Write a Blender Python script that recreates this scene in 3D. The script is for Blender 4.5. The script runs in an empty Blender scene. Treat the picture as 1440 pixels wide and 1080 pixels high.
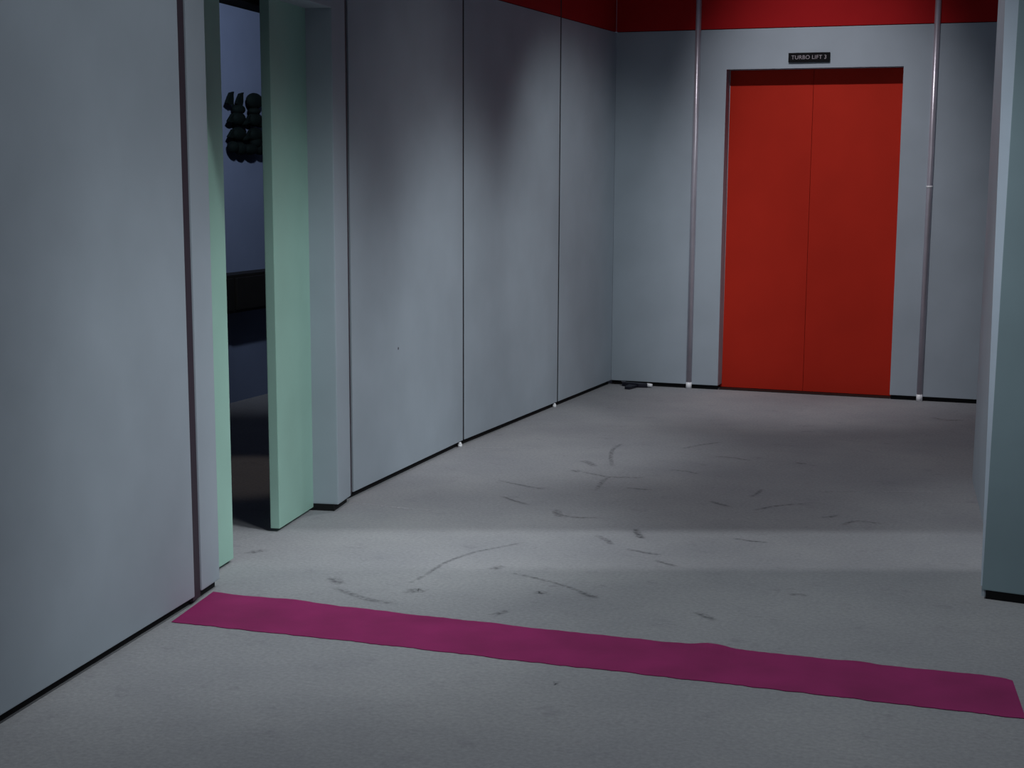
import bpy, bmesh, math, random
from mathutils import Vector, Matrix
random.seed(7)
S = bpy.context.scene
COL = S.collection

# ------------------------------------------------------------------ camera
cam_d = bpy.data.cameras.new('camera'); cam = bpy.data.objects.new('camera', cam_d); COL.objects.link(cam)
cam_d.sensor_width = 36.0; cam_d.lens = 36.0*2225.245/1440.0; cam_d.shift_x = 2.661/1440; cam_d.shift_y = 77.795/1440; cam_d.clip_start = 0.05; cam_d.clip_end = 200
_r = Vector((0.933466, 0.358639, 0.004346)); _d = Vector((0.064390, -0.155650, -0.985711)); _f = Vector((-0.352838, 0.920408, -0.168387))
_M = Matrix((( _r.x, -_d.x, -_f.x), (_r.y, -_d.y, -_f.y), (_r.z, -_d.z, -_f.z)))
cam.matrix_world = Matrix.Translation((3.31358, -10.63777, 1.5)) @ _M.to_4x4()
S.camera = cam

# ------------------------------------------------------------------ world, lights, exposure
S.view_settings.view_transform = 'Standard'; S.view_settings.look = 'None'
S.view_settings.gamma = 1.0; S.view_settings.use_curve_mapping = False
S.view_settings.exposure = 0.27
W = bpy.data.worlds.new('studio_dark'); S.world = W; W.use_nodes = True
W.node_tree.nodes['Background'].inputs[0].default_value = (0.55, 0.62, 0.9, 1)
W.node_tree.nodes['Background'].inputs[1].default_value = 0.045

def spot(name, loc, target, energy, angle, blend, radius, color):
    l = bpy.data.lights.new(name, 'SPOT'); l.energy = energy; l.spot_size = math.radians(angle)
    l.spot_blend = blend; l.shadow_soft_size = radius; l.color = color
    o = bpy.data.objects.new(name, l); COL.objects.link(o); o.location = loc
    o.rotation_euler = (Vector(target)-Vector(loc)).to_track_quat('-Z', 'Y').to_euler()
    return o
COOL = (0.90, 0.97, 1.0); NEUT = (0.98, 0.96, 1.0)
# studio lamps hung above the open-topped set, either side of the added flag slab
spot('studio_lamp_near', (2.00, -6.202, 4.5), (1.85, -6.35, 0.0), 215, 88, 0.9, 0.03, COOL)
spot('studio_lamp_lift', (0.90, -3.10, 4.8), (1.44, -0.05, 1.02), 360, 48, 1.0, 0.05, NEUT).scale = (0.68, 1, 1)
spot('studio_lamp_floor', (0.90, -3.10, 4.8), (2.0, -3.3, 0.0), 125, 70, 0.6, 0.03, NEUT)
# wall lamps along the right side, each throwing one pool on the left wall
spot('wall_spot', (3.0, -6.7, 2.8), (0.40, -6.05, 0.15), 125, 46, 1.0, 0.28, COOL)
spot('wall_spot', (2.9, -5.6, 2.8), (0.15, -4.65, 0.15), 230, 48, 1.0, 0.28, COOL)
spot('wall_spot', (2.5, -4.3, 2.8), (0.0, -2.5, 0.25), 215, 46, 1.0, 0.28, COOL)
spot('wall_spot', (2.2, -2.6, 2.9), (-0.0, -0.75, 0.8), 115, 54, 1.0, 0.12, COOL)
# added fill lamp from the left, standing in for bounce on the corner wall
spot('wall_spot', (0.9, -6.4, 3.2), (2.85, -4.2, 1.0), 110, 34, 1.0, 0.1, COOL)
# soft fill from behind the camera
spot('studio_lamp_front', (2.0, -10.2, 2.8), (1.7, -3.6, 0.4), 120, 44, 1.0, 0.4, COOL)

# ------------------------------------------------------------------ materials
def nodes(name, rough=0.6, metal=0.0):
    m = bpy.data.materials.new(name); m.use_nodes = True
    nt = m.node_tree; b = nt.nodes['Principled BSDF']
    b.inputs['Roughness'].default_value = rough; b.inputs['Metallic'].default_value = metal
    return m, nt, b
def paint(name, col, rough=0.6, var=0.06, scale=3.0, bump=0.02, metal=0.0, spec=0.3):
    m, nt, b = nodes(name, rough, metal)
    b.inputs['Specular IOR Level'].default_value = spec
    tc = nt.nodes.new('ShaderNodeTexCoord')
    n1 = nt.nodes.new('ShaderNodeTexNoise'); n1.inputs['Scale'].default_value = scale; n1.inputs['Detail'].default_value = 5
    nt.links.new(tc.outputs['Object'], n1.inputs['Vector'])
    r = nt.nodes.new('ShaderNodeValToRGB')
    r.color_ramp.elements[0].position = 0.3; r.color_ramp.elements[1].position = 0.7
    r.color_ramp.elements[0].color = tuple(c*(1-var) for c in col)+(1,)
    r.color_ramp.elements[1].color = tuple(min(1, c*(1+var)) for c in col)+(1,)
    nt.links.new(n1.outputs['Fac'], r.inputs['Fac']); nt.links.new(r.outputs['Color'], b.inputs['Base Color'])
    if bump:
        n2 = nt.nodes.new('ShaderNodeTexNoise'); n2.inputs['Scale'].default_value = 180; n2.inputs['Detail'].default_value = 2
        nt.links.new(tc.outputs['Object'], n2.inputs['Vector'])
        bp = nt.nodes.new('ShaderNodeBump'); bp.inputs['Strength'].default_value = bump; bp.inputs['Distance'].default_value = 0.01
        nt.links.new(n2.outputs['Fac'], bp.inputs['Height']); nt.links.new(bp.outputs['Normal'], b.inputs['Normal'])
    return m
GREY = paint('grey_wall_paint', (0.36, 0.41, 0.46), 0.55)
TEAL = paint('blue_grey_panel_paint', (0.22, 0.30, 0.33), 0.55)
LIT_EDGE = paint('lit_edge_paint', (0.50, 0.57, 0.66), 0.5)  # brightness of the lit wall edge is put into this paler paint
MINT = paint('mint_door_paint', (0.31, 0.50, 0.425), 0.5)
RED = paint('red_wall_paint', (0.40, 0.010, 0.012), 0.7, spec=0.1)
LIFT = paint('red_lift_door_paint', (0.47, 0.024, 0.012), 0.7, bump=0.03, spec=0.1)
BLACK = paint('black_kick_board', (0.006, 0.006, 0.007), 0.8, bump=0)
CHAN = paint('purple_grey_channel', (0.045, 0.032, 0.045), 0.6, bump=0)
CHROME = paint('brushed_chrome', (0.62, 0.57, 0.63), 0.34, 0.1, 6, 0, metal=0.55)
DARKMETAL = paint('dull_dark_strip', (0.02, 0.02, 0.025), 0.6, 0.1, 6, 0)
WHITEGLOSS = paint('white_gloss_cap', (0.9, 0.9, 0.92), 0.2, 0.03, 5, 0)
TAPE = paint('magenta_floor_tape', (0.265, 0.018, 0.11), 0.7, 0.16, 5.0, 0.05)
NAVY = paint('dark_navy_plastic', (0.012, 0.012, 0.022), 0.5, 0.1, 20, 0)
NAVY2 = paint('grey_plastic_inset', (0.09, 0.09, 0.11), 0.5, 0.1, 20, 0)
SIGNB = paint('black_sign_plate', (0.005, 0.005, 0.006), 0.6, 0.1, 20, 0, spec=0.1)
SIGNT = paint('off_white_lettering', (0.36, 0.32, 0.35), 0.6, 0.05, 20, 0)
ROOMW = paint('blue_room_wall_paint', (0.20, 0.25, 0.38), 0.7)
BEAD = paint('dark_green_glaze', (0.004, 0.008, 0.008), 0.8, 0.2, 20, 0, spec=0.1)
WOOD = paint('dark_brown_laminate', (0.012, 0.011, 0.010), 0.6, 0.2, 6, 0)
FLAG = paint('light_flag_paint', (0.10, 0.10, 0.11), 0.8)

def carpet():
    m, nt, b = nodes('grey_carpet', 0.95); b.inputs['Specular IOR Level'].default_value = 0.1
    L = nt.links.new
    tc = nt.nodes.new('ShaderNodeTexCoord')
    def noise(s, d, rough=0.6):
        n = nt.nodes.new('ShaderNodeTexNoise'); n.inputs['Scale'].default_value = s; n.inputs['Detail'].default_value = d
        n.inputs['Roughness'].default_value = rough; L(tc.outputs['Object'], n.inputs['Vector']); return n
    def ramp(a, ca, z, cz):
        r = nt.nodes.new('ShaderNodeValToRGB'); r.color_ramp.elements[0].position = a; r.color_ramp.elements[1].position = z
        r.color_ramp.elements[0].color = ca; r.color_ramp.elements[1].color = cz; return r
    def mul(x, y):
        k = nt.nodes.new('ShaderNodeMix'); k.data_type = 'RGBA'; k.blend_type = 'MULTIPLY'; k.inputs[0].default_value = 1
        L(x, k.inputs[6]); L(y, k.inputs[7]); return k.outputs[2]
    r1 = ramp(0.3, (0.268, 0.270, 0.288, 1), 0.72, (0.335, 0.335, 0.345, 1)); L(noise(1.6, 6).outputs['Fac'], r1.inputs['Fac'])
    r2 = ramp(0.25, (0.84, 0.84, 0.85, 1), 0.75, (1.12, 1.12, 1.11, 1)); L(noise(70, 3).outputs['Fac'], r2.inputs['Fac'])
    r3 = ramp(0.30, (0.86, 0.85, 0.87, 1), 0.42, (1, 1, 1, 1)); L(noise(7, 5, 0.7).outputs['Fac'], r3.inputs['Fac'])
    c = mul(mul(r1.outputs['Color'], r2.outputs['Color']), r3.outputs['Color'])
    L(c, b.inputs['Base Color'])
    nb = noise(160, 3, 0.7); bp = nt.nodes.new('ShaderNodeBump'); bp.inputs['Strength'].default_value = 0.2; bp.inputs['Distance'].default_value = 0.006
    L(nb.outputs['Fac'], bp.inputs['Height']); L(bp.outputs['Normal'], b.inputs['Normal'])
    return m
CARPET = carpet()

def soft_mark(name, col, alpha):
    """smear pressed into the carpet: opacity fades across and along the ribbon (UV based)"""
    m, nt, b = nodes(name, 0.95); b.inputs['Base Color'].default_value = col+(1,); b.inputs['Specular IOR Level'].default_value = 0.05
    L = nt.links.new
    uv = nt.nodes.new('ShaderNodeUVMap'); uv.uv_map = 'UVMap'
    sp = nt.nodes.new('ShaderNodeSeparateXYZ'); L(uv.outputs['UV'], sp.inputs[0])
    def M(op, a, bb=None):
        n = nt.nodes.new('ShaderNodeMath'); n.operation = op
        for i, v in enumerate((a, bb)):
            if v is None: continue
            if isinstance(v, (int, float)): n.inputs[i].default_value = v
            else: L(v, n.inputs[i])
        return n.outputs[0]
    def hump(x): return M('MULTIPLY', M('MULTIPLY', x, M('SUBTRACT', 1.0, x)), 4.0)
    nz = nt.nodes.new('ShaderNodeTexNoise'); nz.inputs['Scale'].default_value = 45; nz.inputs['Detail'].default_value = 4
    tc = nt.nodes.new('ShaderNodeTexCoord'); L(tc.outputs['Object'], nz.inputs['Vector'])
    a = M('MULTIPLY', M('MULTIPLY', hump(sp.outputs[1]), M('POWER', hump(sp.outputs[0]), 0.5)), alpha)
    a = M('MULTIPLY', a, M('MAXIMUM', M('MULTIPLY', M('SUBTRACT', nz.outputs['Fac'], 0.36), 5.0), 0.05))
    L(M('MINIMUM', a, 1.0), b.inputs['Alpha'])
    return m
SCUFF = soft_mark('dark_scuff', (0.07, 0.065, 0.08), 0.30)
SEAM = soft_mark('pale_carpet_seam', (0.50, 0.49, 0.52), 0.55)

# ------------------------------------------------------------------ helpers
def tag(o, label=None, cat=None, group=None, kind=None):
    if label: o['label'] = label
    if cat: o['category'] = cat
    if group: o['group'] = group
    if kind: o['kind'] = kind
    return o
def empty(name, loc):
    o = bpy.data.objects.new(name, None); COL.objects.link(o); o.location = loc; o.empty_display_size = 0.1; return o
def world_loc(o):
    v = Vector((0, 0, 0))
    while o: v = v + o.location; o = o.parent
    return v
def obj(name, bm, mat, parent=None, loc=None, smooth=False):
    """bm is in world coordinates; the object's origin goes to loc (or to the middle of its base)"""
    if loc is None:
        xs = [v.co.x for v in bm.verts]; ys = [v.co.y for v in bm.verts]; zs = [v.co.z for v in bm.verts]
        loc = ((min(xs)+max(xs))/2, (min(ys)+max(ys))/2, min(zs))
    loc = Vector(loc)
    bmesh.ops.recalc_face_normals(bm, faces=bm.faces)
    for v in bm.verts: v.co -= loc
    me = bpy.data.meshes.new(name); bm.to_mesh(me); bm.free(); me.materials.append(mat)
    if smooth:
        for p in me.polygons: p.use_smooth = True
    o = bpy.data.objects.new(name, me); COL.objects.link(o)
    if parent: o.parent = parent; o.location = loc-world_loc(parent)
    else: o.location = loc
    return o
def bev(bm, w, seg=2):
    if w: bmesh.ops.bevel(bm, geom=list(bm.edges), offset=w, segments=seg, affect='EDGES', profile=0.7)
    return bm
def prism(bm, poly, z0, z1):
    a = [bm.verts.new((x, y, z0)) for x, y in poly]; b = [bm.verts.new((x, y, z1)) for x, y in poly]
    n = len(poly); bm.faces.new(a[::-1]); bm.faces.new(b)
    for i in range(n): bm.faces.new((a[i], a[(i+1) % n], b[(i+1) % n], b[i]))
    return bm
def footprint(p0, p1, depth, front=0.0):
    d = (Vector(p1)-Vector(p0)); d.normalize(); back = Vector((d.y, -d.x))
    p0 = Vector(p0)-back*front; p1 = Vector(p1)-back*front
    q0 = p0+back*(depth+front); q1 = p1+back*(depth+front)
    return [(p0.x, p0.y), (p1.x, p1.y), (q1.x, q1.y), (q0.x, q0.y)]
def slab(p0, p1, depth, z0, z1, bevel=0.0, front=0.0):
    return bev(prism(bmesh.new(), footprint(p0, p1, depth, front), z0, z1), bevel)
def box(x0, x1, y0, y1, z0, z1, bevel=0.0):
    return bev(prism(bmesh.new(), [(x0, y0), (x1, y0), (x1, y1), (x0, y1)], z0, z1), bevel)
def lerp(a, b, t): return (a[0]+(b[0]-a[0])*t, a[1]+(b[1]-a[1])*t)
def merge(*bms):
    out = bmesh.new()
    for b in bms:
        me = bpy.data.meshes.new('tmp'); b.to_mesh(me); b.free(); out.from_mesh(me); bpy.data.meshes.remove(me)
    return out
def cylinder(bm, p, q, r0, r1=None, n=16):
    r1 = r0 if r1 is None else r1
    p = Vector(p); q = Vector(q); ax = (q-p).normalized()
    u = ax.orthogonal().normalized(); w = ax.cross(u)
    a = []; b = []
    for i in range(n):
        t = 2*math.pi*i/n; d = u*math.cos(t)+w*math.sin(t)
        a.append(bm.verts.new(p+d*r0)); b.append(bm.verts.new(q+d*r1))
    bm.faces.new(a[::-1]); bm.faces.new(b)
    for i in range(n): bm.faces.new((a[i], a[(i+1) % n], b[(i+1) % n], b[i]))
    return bm

# ------------------------------------------------------------------ setting: plan of the corridor
HR = 2.424           # height where the grey panels meet the red frieze
TOP = 3.0
KICK = 0.030         # panels stop this high above the carpet
PT = 0.03            # panel thickness
PA0 = (0.700, -8.40); PA1 = (0.386, -6.055)          # near panel
JN0 = (0.367, -5.978); JN1 = (0.338, -5.811)         # near door jamb
JF0 = (0.147, -4.500); JF1 = (0.111, -4.305)         # far door jamb
B1 = (0.084, -4.235); C1 = (0.004, -2.718); D1 = (0.0, -1.145); K = (0.0, 0.0)

# floor
bm = bmesh.new()
vs = [bm.verts.new(p) for p in ((-3.2, -12.5, 0), (7.0, -12.5, 0), (7.0, 0.6, 0), (-3.2, 0.6, 0))]
bm.faces.new(vs)
for v in bmesh.ops.extrude_face_region(bm, geom=list(bm.faces))['geom']:
    if isinstance(v, bmesh.types.BMVert): v.co.z -= 0.08
floor = tag(obj('floor', bm, CARPET, loc=(0, 0, 0)), 'worn grey carpet floor of the corridor with dark scuffs', 'floor', kind='structure')

# unseen slab added above the set: cuts the lamplight into the floor band
cd = Vector((0.931, 0.366)); cn = Vector((-0.366, 0.931))
def cpt(s, n): v = cd*s+cn*n; return (v.x, v.y)
bm = prism(bmesh.new(), [cpt(-2.6, -5.88), cpt(4.6, -5.88), cpt(4.6, -3.973), cpt(-2.6, -3.973)], 3.02, 3.14)
tag(obj('light_flag', bm, FLAG), 'grey slab added unseen above the walls to cut the lamplight into a band', 'light_flag', kind='structure')

# left wall ----------------------------------------------------------
def shift(p, q, off):
    d = (Vector(q)-Vector(p)).normalized(); b = Vector((d.y, -d.x)); return ((p[0]+b.x*off, p[1]+b.y*off), (q[0]+b.x*off, q[1]+b.y*off))
backs = []
for p, q in ((K, D1), (D1, C1), (C1, B1), (lerp(B1, C1, 0.0), JF1), (PA1, PA0)):
    a, b = shift(p, q, PT); backs.append(slab(a, b, 0.06, 0.0, TOP))
wl = tag(obj('wall_left', merge(*backs), BLACK, loc=(0, -3, 0)), 'long left corridor wall of tall grey panels with dark joints', 'wall', kind='structure')
gap = 0.012
def lpanel(p, q, z0, z1, mat, name, g0=gap, g1=gap, front=0.0):
    L = (Vector(q)-Vector(p)).length
    return obj(name, slab(lerp(p, q, g0/L), lerp(p, q, 1-g1/L), PT-0.0005, z0, z1, 0.003, front), mat, wl)
for p, q, g0 in ((K, D1, 0.0), (D1, C1, gap), (C1, B1, gap)):
    lpanel(p, q, KICK, HR-0.002, GREY, 'wall_panel', g0)
    tag(lpanel(p, q, HR+0.002, TOP, RED, 'frieze_panel', g0), 'dark red upper wall panel')
lpanel(PA1, PA0, KICK, TOP, GREY, 'wall_panel', 0.0, gap)
# dark strips in the joints
for p, q, w in ((D1, C1, 0.0115), (C1, B1, 0.0115)):
    dd = (Vector(q)-Vector(p)).normalized()
    a = (p[0]-dd.x*w, p[1]-dd.y*w); b = (p[0]+dd.x*w, p[1]+dd.y*w)
    obj('joint_strip', slab(*shift(a, b, 0.002), 0.027, KICK, TOP), DARKMETAL, wl)
obj('joint_strip', slab(*shift(B1, JF1, 0.003), 0.026, KICK, TOP), CHAN, wl)
obj('joint_strip', slab(*shift(JN0, PA1, 0.006), 0.03, 0.012, TOP), CHAN, wl)
# small feet under the joints, their glints given as white paint
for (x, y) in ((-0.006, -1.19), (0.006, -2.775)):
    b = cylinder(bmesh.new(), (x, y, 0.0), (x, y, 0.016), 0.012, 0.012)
    tag(obj('strip_foot', bev(cylinder(b, (x, y, 0.016), (x, y, 0.026), 0.012, 0.006), 0), WHITEGLOSS, wl, smooth=True), 'small foot below a wall joint, its glint painted white')
tag(obj('wall_mark', cylinder(bmesh.new(), (0.0519, -3.6639, 0.6353), (0.0551, -3.6639, 0.6353), 0.009, 0.006, 12), NAVY2, wl), 'small dark knock on a grey panel')
bl = [slab(*shift(p, q, 0.022), 0.008, 0.0, KICK-0.002) for p, q in ((K, C1), (C1, B1), (PA1, PA0))]
tag(obj('baseboard_left', merge(*bl), BLACK), 'black recessed kick board under the left wall panels', 'baseboard', kind='structure')

# doorway in the left wall --------------------------------------------
door1 = tag(empty('door_1', (0.24, -5.15, 0)), 'mint green sliding door half open in the grey wall', 'door', kind='structure')
DEP = 0.115
for p, q in ((JF1, JF0), (JN1, JN0)):
    obj('jamb', slab(p, q, DEP+0.06, KICK, TOP, 0.006), GREY, door1)
    obj('jamb_kick', slab(*shift(p, q, 0.02), DEP+0.02, 0.0, KICK), BLACK, door1)
obj('door_header', slab(JF0, JN1, DEP+0.06, 2.165, TOP, 0.004), GREY, door1)
obj('inner_lintel', slab(*shift(JF0, JN1, 0.19), 0.12, 2.145, TOP, 0.004), BLACK, door1)
# leaves slide in a plane set back from the face
dv = (Vector(JN1)-Vector(JF0)).normalized(); bk = Vector((dv.y, -dv.x))
def on_track(y):          # point of the leaf face plane at depth y (fitted line)
    t = (y+4.518)/(-5.470+4.518); return (0.033+(0.192-0.033)*t, y)
l2 = slab(on_track(-4.36), on_track(-4.956), 0.040, 0.014, 2.20, 0.003)
l1 = slab(on_track(-5.470), on_track(-6.05), 0.040, 0.014, 2.20, 0.003)
for b in (l2, l1): obj('door_leaf', b, MINT, door1)

# room behind the doorway ----------------------------------------------
rw = merge(box(-2.10, -2.0, -4.2, 0.5, 0, 2.9), box(-2.0, -0.2, 0.35, 0.45, 0, 2.9), box(-2.10, -0.1, -6.9, -6.8, 0, 2.9), box(-2.10, -2.0, -6.8, -4.2, 0, 2.9))
tag(obj('wall_room', rw, ROOMW), 'dim blue wall of the room behind the half-open door', 'wall', kind='structure')

# back wall --------------------------------------------------------------
RX1, RX2, XE = 0.570, 2.131, 3.05      # chrome strips and the right end
DX0, DX1, DH = 0.770, 1.937, 2.166     # lift opening
REC = 0.12
wbm = merge(box(0.0, DX0-0.02, PT, 0.09, 0, TOP), box(DX1+0.02, XE, PT, 0.09, 0, TOP), box(DX0-0.02, DX1+0.02, PT, 0.09, DH+0.02, TOP),
            box(DX0-0.06, DX1+0.06, REC+0.05, REC+0.09, 0, TOP))
wb = tag(obj('wall_back', wbm, BLACK), 'grey end wall of the corridor with red frieze around the lift', 'wall', kind='structure')
obj('wall_panel', box(0.0, RX1-0.008, 0.0, PT-0.0005, KICK, HR-0.002, 0.003), GREY, wb)
obj('wall_panel', box(RX2+0.008, XE, 0.0, PT-0.0005, KICK, HR-0.002, 0.003), GREY, wb)
bm = bmesh.new()   # surround: one board with the lift opening cut out, deep returns
xs = (RX1+0.008, DX0, DX1, RX2-0.008)
fr = [(xs[0], KICK), (xs[1], KICK), (xs[1], DH), (xs[2], DH), (xs[2], KICK), (xs[3], KICK), (xs[3], HR-0.002), (xs[0], HR-0.002)]
a = [bm.verts.new((x, 0.0, z)) for x, z in fr]; b = [bm.verts.new((x, REC, z)) for x, z in fr]
bm.faces.new(a); bm.faces.new(b[::-1])
for i in range(8): bm.faces.new((a[i], b[i], b[(i+1) % 8], a[(i+1) % 8]))
obj('lift_surround', bev(bm, 0.004), GREY, wb)
for x0, x1 in ((0.0, RX1-0.008), (RX1+0.008, RX2-0.008), (RX2+0.008, XE)):
    tag(obj('frieze_panel', box(x0, x1, 0.0, PT-0.0005, HR+0.002, TOP, 0.003), RED, wb), 'dark red upper wall panel')
for xb, xt in ((RX1-0.004, RX1+0.006), (RX2, RX2)):
    b = bmesh.new(); cylinder(b, (xb, -0.004, 0.0), (xt, -0.004, TOP), 0.019, 0.019, 20)
    st = obj('chrome_strip', b, CHROME, wb, smooth=True)
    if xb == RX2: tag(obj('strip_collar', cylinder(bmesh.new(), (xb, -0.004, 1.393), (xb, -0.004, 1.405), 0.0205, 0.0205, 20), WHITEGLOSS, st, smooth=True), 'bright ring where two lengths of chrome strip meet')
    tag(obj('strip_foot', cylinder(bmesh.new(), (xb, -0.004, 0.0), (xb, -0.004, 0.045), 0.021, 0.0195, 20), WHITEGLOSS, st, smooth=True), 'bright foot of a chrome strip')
bb = merge(box(0.0, DX0-0.004, 0.020, 0.028, 0, KICK-0.002), box(DX1+0.004, XE, 0.020, 0.028, 0, KICK-0.002))
tag(obj('baseboard_back', bb, BLACK), 'black recessed kick board under the end wall', 'baseboard', kind='structure')

# lift doors
door2 = tag(empty('door_2', (1.345, REC, 0)), 'closed bright red double lift doors in the end wall', 'door', kind='structure')
XM = 1.336
obj('door_leaf', box(DX0-0.03, XM-0.001, REC+0.001, REC+0.036, 0.008, DH+0.02, 0.0015), LIFT, door2)
obj('door_leaf', box(XM+0.001, DX1+0.03, REC+0.001, REC+0.036, 0.008, DH+0.02, 0.0015), LIFT, door2)
obj('threshold', box(DX0+0.002, DX1-0.002, 0.03, REC, 0.0, 0.006), WOOD, door2)

# right wall ---------------------------------------------------------------
RA = (2.925, -4.905); RC = (2.701, -2.679)
wr = tag(obj('wall_right', prism(bmesh.new(), [RA, (3.66, -5.02), (3.66, -2.40), (2.79, -2.57), (2.74, -2.60), RC, (2.848, -3.784)], 0.0, TOP), GREY), 'grey corner wall closing the right side of the corridor', 'wall', kind='structure')
# leaning blue-grey front board: left edge out of plumb
bm = bmesh.new()
fr = [(2.929, KICK+0.004), (3.66, KICK+0.004), (3.66, TOP), (2.947, TOP)]
a = [bm.verts.new((x, -4.946-(x-2.93)*0.16, z)) for x, z in fr]; b = [bm.verts.new((x, -4.914-(x-2.93)*0.16, z)) for x, z in fr]
bm.faces.new(a); bm.faces.new(b[::-1])
for i in range(4): bm.faces.new((a[i], b[i], b[(i+1) % 4], a[(i+1) % 4]))
tag(obj('front_board', bev(bm, 0.004), TEAL, wr), 'blue-grey board on the end of the right wall')
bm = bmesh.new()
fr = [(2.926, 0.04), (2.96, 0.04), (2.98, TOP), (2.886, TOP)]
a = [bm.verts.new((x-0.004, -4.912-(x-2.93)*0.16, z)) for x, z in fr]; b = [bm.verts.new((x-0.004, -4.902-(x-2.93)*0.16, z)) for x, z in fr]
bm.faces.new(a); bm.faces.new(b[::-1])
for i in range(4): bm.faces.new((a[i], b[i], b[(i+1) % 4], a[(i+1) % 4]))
tag(obj('edge_trim', bm, LIT_EDGE, wr), 'strip along the corner of the right wall, painted paler as if lit')
tag(obj('baseboard_right', prism(bmesh.new(), [(2.942, -4.936), (3.66, -5.04), (3.66, -5.02), (2.942, -4.910)], 0.0, KICK+0.002), BLACK), 'black recessed kick board under the blue-grey board', 'baseboard', kind='structure')

# ------------------------------------------------------------------ things
# magenta strip across the carpet, slightly ragged, lifted along part of its far edge
bm = bmesh.new()
N = 150
top = []; bot = []
pA0, pA1 = Vector((0.355, -5.885)), Vector((3.094, -5.845)); pB0, pB1 = Vector((0.428, -6.264)), Vector((3.150, -6.204))
rag0 = rag1 = 0.0
rows = []
for i in range(N+1):
    t = i/N
    rag0 = 0.75*rag0+random.uniform(-0.004, 0.004); rag1 = 0.7*rag1+random.uniform(-0.005, 0.005)
    far = pA0.lerp(pA1, t)+Vector((0, -0.012*math.sin(math.pi*t)+rag0*0.7)); near = pB0.lerp(pB1, t)+Vector((0, rag1*0.8+0.01*math.sin(math.pi*t)))
    if t > 0.988: far.y -= (t-0.988)/0.012*0.02
    lift = 0.011*math.exp(-((t-0.665)/0.022)**2)+0.006*math.exp(-((t-0.12)/0.03)**2)+0.004*math.exp(-((t-0.83)/0.02)**2)
    row = []
    for j in range(5):
        s = j/4; p = far.lerp(near, s); z = 0.0025+lift*(1-s)**2
        row.append((p.x, p.y, z))
    rows.append(row)
vt = [[bm.verts.new(p) for p in r] for r in rows]
vb = [[bm.verts.new((p[0], p[1], p[2]-0.0018)) for p in r] for r in rows]
for i in range(N):
    for j in range(4):
        bm.faces.new((vt[i][j], vt[i+1][j], vt[i+1][j+1], vt[i][j+1])); bm.faces.new((vb[i][j], vb[i][j+1], vb[i+1][j+1], vb[i+1][j]))
    bm.faces.new((vt[i][0], vb[i][0], vb[i+1][0], vt[i+1][0])); bm.faces.new((vt[i][4], vt[i+1][4], vb[i+1][4], vb[i][4]))
for i, rr in ((0, 0), (N, 1)):
    for j in range(4): bm.faces.new((vt[i][j], vt[i][j+1], vb[i][j+1], vb[i][j]))
tag(obj('floor_tape', bm, TAPE), 'wide magenta strip taped across the grey carpet', 'floor tape')

# sign above the lift
sg = tag(empty('lift_sign', (1.322, -0.001, 2.19)), 'small black name plate with white lettering above the red lift', 'sign')
obj('sign_plate', box(1.188, 1.460, -0.013, -0.0005, 2.198, 2.260, 0.003), SIGNB, sg)
cu = bpy.data.curves.new('sign_text', 'FONT'); cu.body = 'TURBO LIFT 3'; cu.align_x = 'CENTER'; cu.align_y = 'CENTER'; cu.size = 0.036; cu.extrude = 0.0006; cu.space_character = 1.05
to = bpy.data.objects.new('sign_text', cu); COL.objects.link(to); bpy.context.view_layer.update()
me = bpy.data.meshes.new_from_object(to.evaluated_get(bpy.context.evaluated_depsgraph_get()))
bpy.data.objects.remove(to); bpy.data.curves.remove(cu)
b = bmesh.new(); b.from_mesh(me); bpy.data.meshes.remove(me)
bmesh.ops.rotate(b, cent=(0, 0, 0), matrix=Matrix.Rotation(math.pi/2, 3, 'X'), verts=b.verts)
bmesh.ops.translate(b, vec=(1.324, -0.0138, 2.229), verts=b.verts)
tag(obj('lettering', b, SIGNT, sg), 'white capital lettering')

# small dark handset dropped on the carpet in the corner
hs = tag(empty('dropped_handset', (0.20, -0.06, 0)), 'small dark navy handset with bright tip lying by the end wall', 'handset')
bm = bmesh.new()
out = [(0.09, -0.012), (0.29, -0.045), (0.29, -0.085), (0.23, -0.10), (0.10, -0.065)]
obj('body', bev(prism(bm, out, 0.001, 0.028), 0.005), NAVY, hs)
obj('grip', bev(prism(bmesh.new(), [(0.155, -0.08), (0.225, -0.098), (0.205, -0.225), (0.165, -0.215)], 0.001, 0.020), 0.005), NAVY, hs)
obj('end_cap', bev(prism(bmesh.new(), [(0.085, -0.02), (0.118, -0.026), (0.118, -0.055), (0.09, -0.05)], 0.028, 0.032), 0.0012), NAVY2, hs)
b = bmesh.new(); cylinder(b, (0.286, -0.068, 0.017), (0.322, -0.074, 0.017), 0.015, 0.011, 16)
tag(obj('tip', b, WHITEGLOSS, hs, smooth=True), 'bright white tip')

# wall hanging in the room: rows of dark scalloped dishes strung together
wh = tag(empty('wall_hanging', (-1.97, -1.6, 1.55)), 'dark hanging of overlapping scalloped discs on the blue room wall', 'wall hanging')
HY0, HZ0 = -1.855, 1.976; SY = (1.855-1.416)/52.0; SZ = (1.976-1.578)/92.0
def hp(u, v): return (HY0+(u-310)*SY, HZ0-(v-127)*SZ)
def dish(u, v, ru, rv, d, tilt=0.0, name='disc'):
    y, z = hp(u, v); b = bmesh.new()
    bmesh.ops.create_uvsphere(b, u_segments=20, v_segments=10, radius=1.0)
    bmesh.ops.scale(b, vec=(0.038, ru*SY*0.93, rv*SZ*0.95), verts=b.verts)
    bmesh.ops.rotate(b, cent=(0, 0, 0), matrix=Matrix.Rotation(tilt, 3, 'X'), verts=b.verts)
    bmesh.ops.translate(b, vec=(-1.955+d, y, z), verts=b.verts)
    obj(name, b, BEAD, wh, smooth=True)
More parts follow.
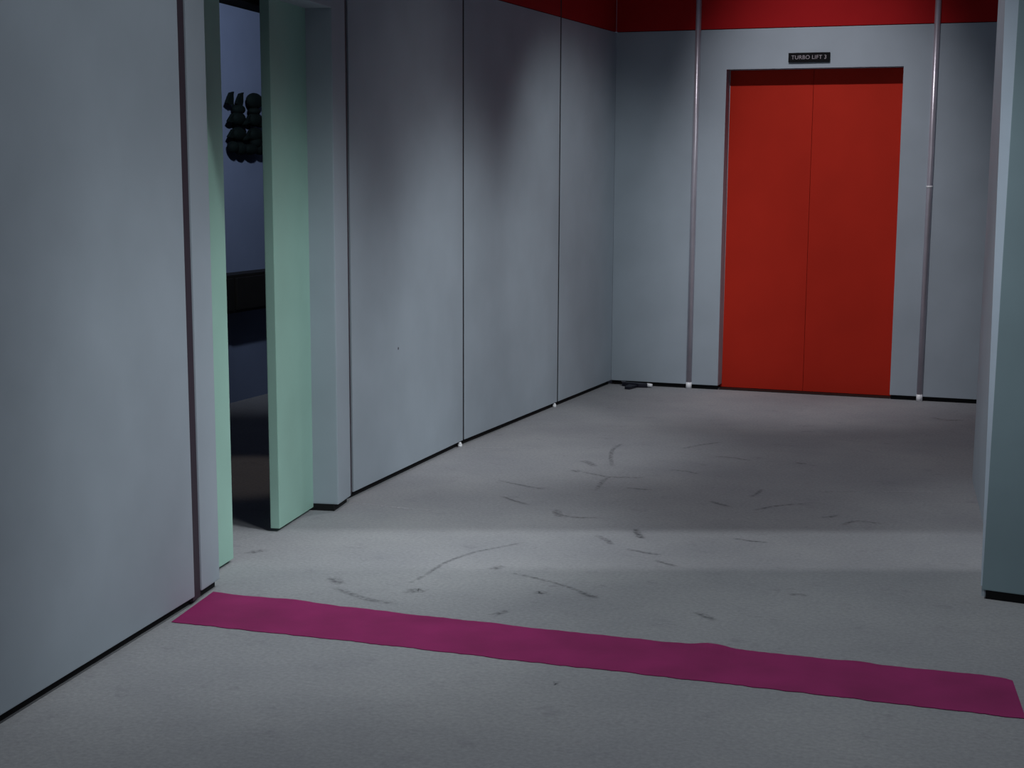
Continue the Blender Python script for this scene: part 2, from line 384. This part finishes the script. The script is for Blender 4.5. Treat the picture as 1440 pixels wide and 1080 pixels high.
def horn(pts, name='horn'):
    b = bmesh.new(); f = [b.verts.new((-1.965, *hp(u, v))) for u, v in pts]; g = [b.verts.new((-1.945, *hp(u, v))) for u, v in pts]
    n = len(pts); b.faces.new(f); b.faces.new(g[::-1])
    for i in range(n): b.faces.new((f[i], g[i], g[(i+1) % n], f[(i+1) % n]))
    obj(name, bev(b, 0.003), BEAD, wh)
for du in (0, 14):
    horn([(319+du, 128), (314+du, 130), (311+du, 137), (308+du, 145), (312+du, 147.5), (317+du, 147), (318+du, 140), (317.5+du, 133)])
dish(350, 139, 11.5, 12.5, 0.0)
dish(326, 153, 7.5, 8, 0.0); dish(349, 154, 7, 6, 0.0)
for k, v in enumerate((166, 188)):
    dish(325, v, 9.5, 10.5, 0.0); dish(331, v+6, 5, 5.5, 0.004)
    dish(350, v, 10, 11, 0.0); dish(357, v+5, 5, 7, 0.004)
    horn([(316, v-6), (312, v+2), (309.5, v+5), (313, v+6.5), (320, v+5), (322, v-4)])
    horn([(341, v-6), (338, v+2), (336, v+5), (340, v+6.5), (346, v+5), (348, v-4)])
dish(327, 209, 7, 10, 0.0); dish(316, 207, 5.5, 9, 0.004); dish(341, 210, 10, 8.5, 0.004); dish(356, 208, 8, 10.5, 0.0); dish(350, 200, 6, 9, 0)
for u in (326, 350):
    obj('hanger_rod', cylinder(bmesh.new(), (-1.994, *hp(u, 136)), (-1.994, *hp(u, 214)), 0.006), BEAD, wh)

# dark wall-hung console in the room
co = tag(empty('wall_console', (-1.92, -2.0, 0.60)), 'dark wall-hung console below the hanging in the dim room', 'console')
obj('carcass', box(-1.998, -1.86, -3.1, -0.9, 0.60, 0.84, 0.006), WOOD, co)
obj('drawer', box(-1.8595, -1.84, -3.06, -2.02, 0.62, 0.82, 0.004), WOOD, co); obj('drawer', box(-1.8595, -1.84, -1.98, -0.94, 0.62, 0.82, 0.004), WOOD, co)

# unseen spots added in the room: one for its wall, one for its floor
spot('room_wall_fill', (-0.55, -3.5, 2.75), (-2.0, -1.6, 1.65), 90, 76, 1.0, 0.06, (0.78, 0.86, 1.0))
spot('room_floor_fill', (-1.0, -3.3, 2.6), (-0.72, -3.95, 0.0), 14, 26, 0.6, 0.05, (1.0, 0.85, 0.72))

# ------------------------------------------------------------------ carpet wear
def ribbon(pts, width, mat, name, z=0.0012, n=14):
    """smooth strip through plan points"""
    P = [Vector(p) for p in pts]
    def cat(t):
        s = t*(len(P)-1); i = min(int(s), len(P)-2); u = s-i
        a, b_, c, d = P[max(i-1, 0)], P[i], P[i+1], P[min(i+2, len(P)-1)]
        return 0.5*((2*b_)+(c-a)*u+(2*a-5*b_+4*c-d)*u*u+(3*b_-a-3*c+d)*u**3)
    bm = bmesh.new(); uvl = bm.loops.layers.uv.new('UVMap'); prev = None
    for k in range(n+1):
        t = k/n; p = cat(t); q = cat(min(t+0.01, 1))-cat(max(t-0.01, 0)); q = Vector((q.x, q.y)).normalized(); w = Vector((-q.y, q.x))*width/2
        a = bm.verts.new((p.x+w.x, p.y+w.y, z)); b_ = bm.verts.new((p.x-w.x, p.y-w.y, z))
        if prev:
            f = bm.faces.new((prev[0], prev[1], b_, a))
            for lp, uv in zip(f.loops, ((prev[2], 0), (prev[2], 1), (t, 1), (t, 0))): lp[uvl].uv = uv
        prev = (a, b_, t)
    return obj(name, bm, mat, floor)
# SCUFFS
for w, pts in (
    (0.024, [(0.955, -5.516), (0.961, -5.369), (0.954, -5.185), (0.986, -5.011), (1.051, -4.869), (1.122, -4.748)]),
    (0.05, [(1.156, -5.21), (1.168, -5.182), (1.181, -5.141)]),
    (0.04, [(1.468, -4.342), (1.512, -4.439), (1.548, -4.507)]),
    (0.04, [(1.468, -4.342), (1.512, -4.439), (1.548, -4.507)]),
    (0.035, [(1.351, -4.518), (1.413, -4.576), (1.461, -4.651)]),
    (0.03, [(1.536, -4.699), (1.619, -4.73), (1.697, -4.749)]),
    (0.03, [(1.693, -4.837), (1.755, -4.873), (1.802, -4.902)]),
    (0.025, [(1.25, -5.23), (1.382, -5.278), (1.516, -5.344), (1.647, -5.448)]),
    (0.045, [(1.571, -5.386), (1.624, -5.426), (1.66, -5.453)]),
    (0.03, [(0.801, -2.335), (0.804, -2.529), (0.877, -2.8), (0.951, -3.01)]),
    (0.03, [(1.017, -3.271), (1.031, -3.44), (1.064, -3.631)]),
    (0.035, [(0.861, -3.214), (0.951, -3.258), (1.026, -3.287), (1.185, -3.242)]),
    (0.05, [(0.755, -2.917), (0.808, -2.961), (0.866, -3.045)]),
    (0.06, [(0.803, -3.176), (0.825, -3.208), (0.841, -3.222)]),
    (0.05, [(1.032, -4.107), (1.062, -4.175), (1.095, -4.24)]),
    (0.025, [(1.08, -4.199), (1.171, -4.224), (1.252, -4.191)]),
    (0.03, [(0.7, -3.923), (0.784, -3.992), (0.877, -4.055)]),
    (0.03, [(0.539, -3.565), (0.679, -3.641), (0.825, -3.693)]),
    (0.03, [(1.175, -3.513), (1.248, -3.52), (1.309, -3.513)]),
    (0.03, [(1.15, -2.363), (1.212, -2.215), (1.299, -2.079)]),
    (0.03, [(1.369, -2.53), (1.466, -2.535), (1.572, -2.581)]),
    (0.03, [(1.25, -2.992), (1.337, -2.998), (1.412, -3.048)]),
    (0.04, [(1.63, -3.664), (1.681, -3.711), (1.738, -3.754)]),
    (0.03, [(1.779, -3.5), (1.788, -3.39), (1.789, -3.299)]),
    (0.03, [(1.855, -3.788), (1.925, -3.661), (2.049, -3.544)]),
    (0.03, [(2.162, -3.821), (2.197, -3.791), (2.225, -3.733)]),
    (0.03, [(2.273, -3.928), (2.318, -3.834), (2.427, -3.85)]),
    (0.03, [(1.891, -4.355), (1.97, -4.377), (2.043, -4.375)]),
    (0.05, [(2.287, -0.695), (2.381, -0.777), (2.482, -0.735)]),
    (0.05, [(1.801, -2.553), (1.833, -2.562), (1.86, -2.55)]),
    (0.04, [(0.725, -5.663), (0.829, -5.726), (0.921, -5.77), (1.037, -5.783)]),
    (0.06, [(0.65, -5.54), (0.688, -5.58), (0.724, -5.62)]),
    (0.06, [(1.001, -5.646), (1.017, -5.588), (1.06, -5.591)]),
    (0.04, [(1.389, -5.796), (1.41, -5.75), (1.422, -5.706)]),
    (0.05, [(1.424, -5.455), (1.447, -5.457), (1.459, -5.431)]),
    (0.04, [(2.027, -5.492), (2.065, -5.524), (2.111, -5.571)]),
    (0.03, [(2.285, -5.16), (2.305, -5.132), (2.345, -5.136)]),
    (0.04, [(1.827, -6.394), (1.835, -6.391), (1.845, -6.394)]),
    (0.05, [(0.168, -5.342), (0.189, -5.296), (0.209, -5.262)]),
):
    ribbon(pts, w, SCUFF, 'scuff_mark')
for w, pts in (
    (0.022, [(0.117, -4.315), (0.324, -4.33), (0.544, -4.338)]),
    (0.02, [(0.03, -2.801), (0.209, -2.727), (0.432, -2.659)]),
    (0.02, [(2.044, -3.249), (2.36, -3.138), (2.707, -3.014)]),
):
    ribbon(pts, w, SEAM, 'carpet_seam', 0.0008)
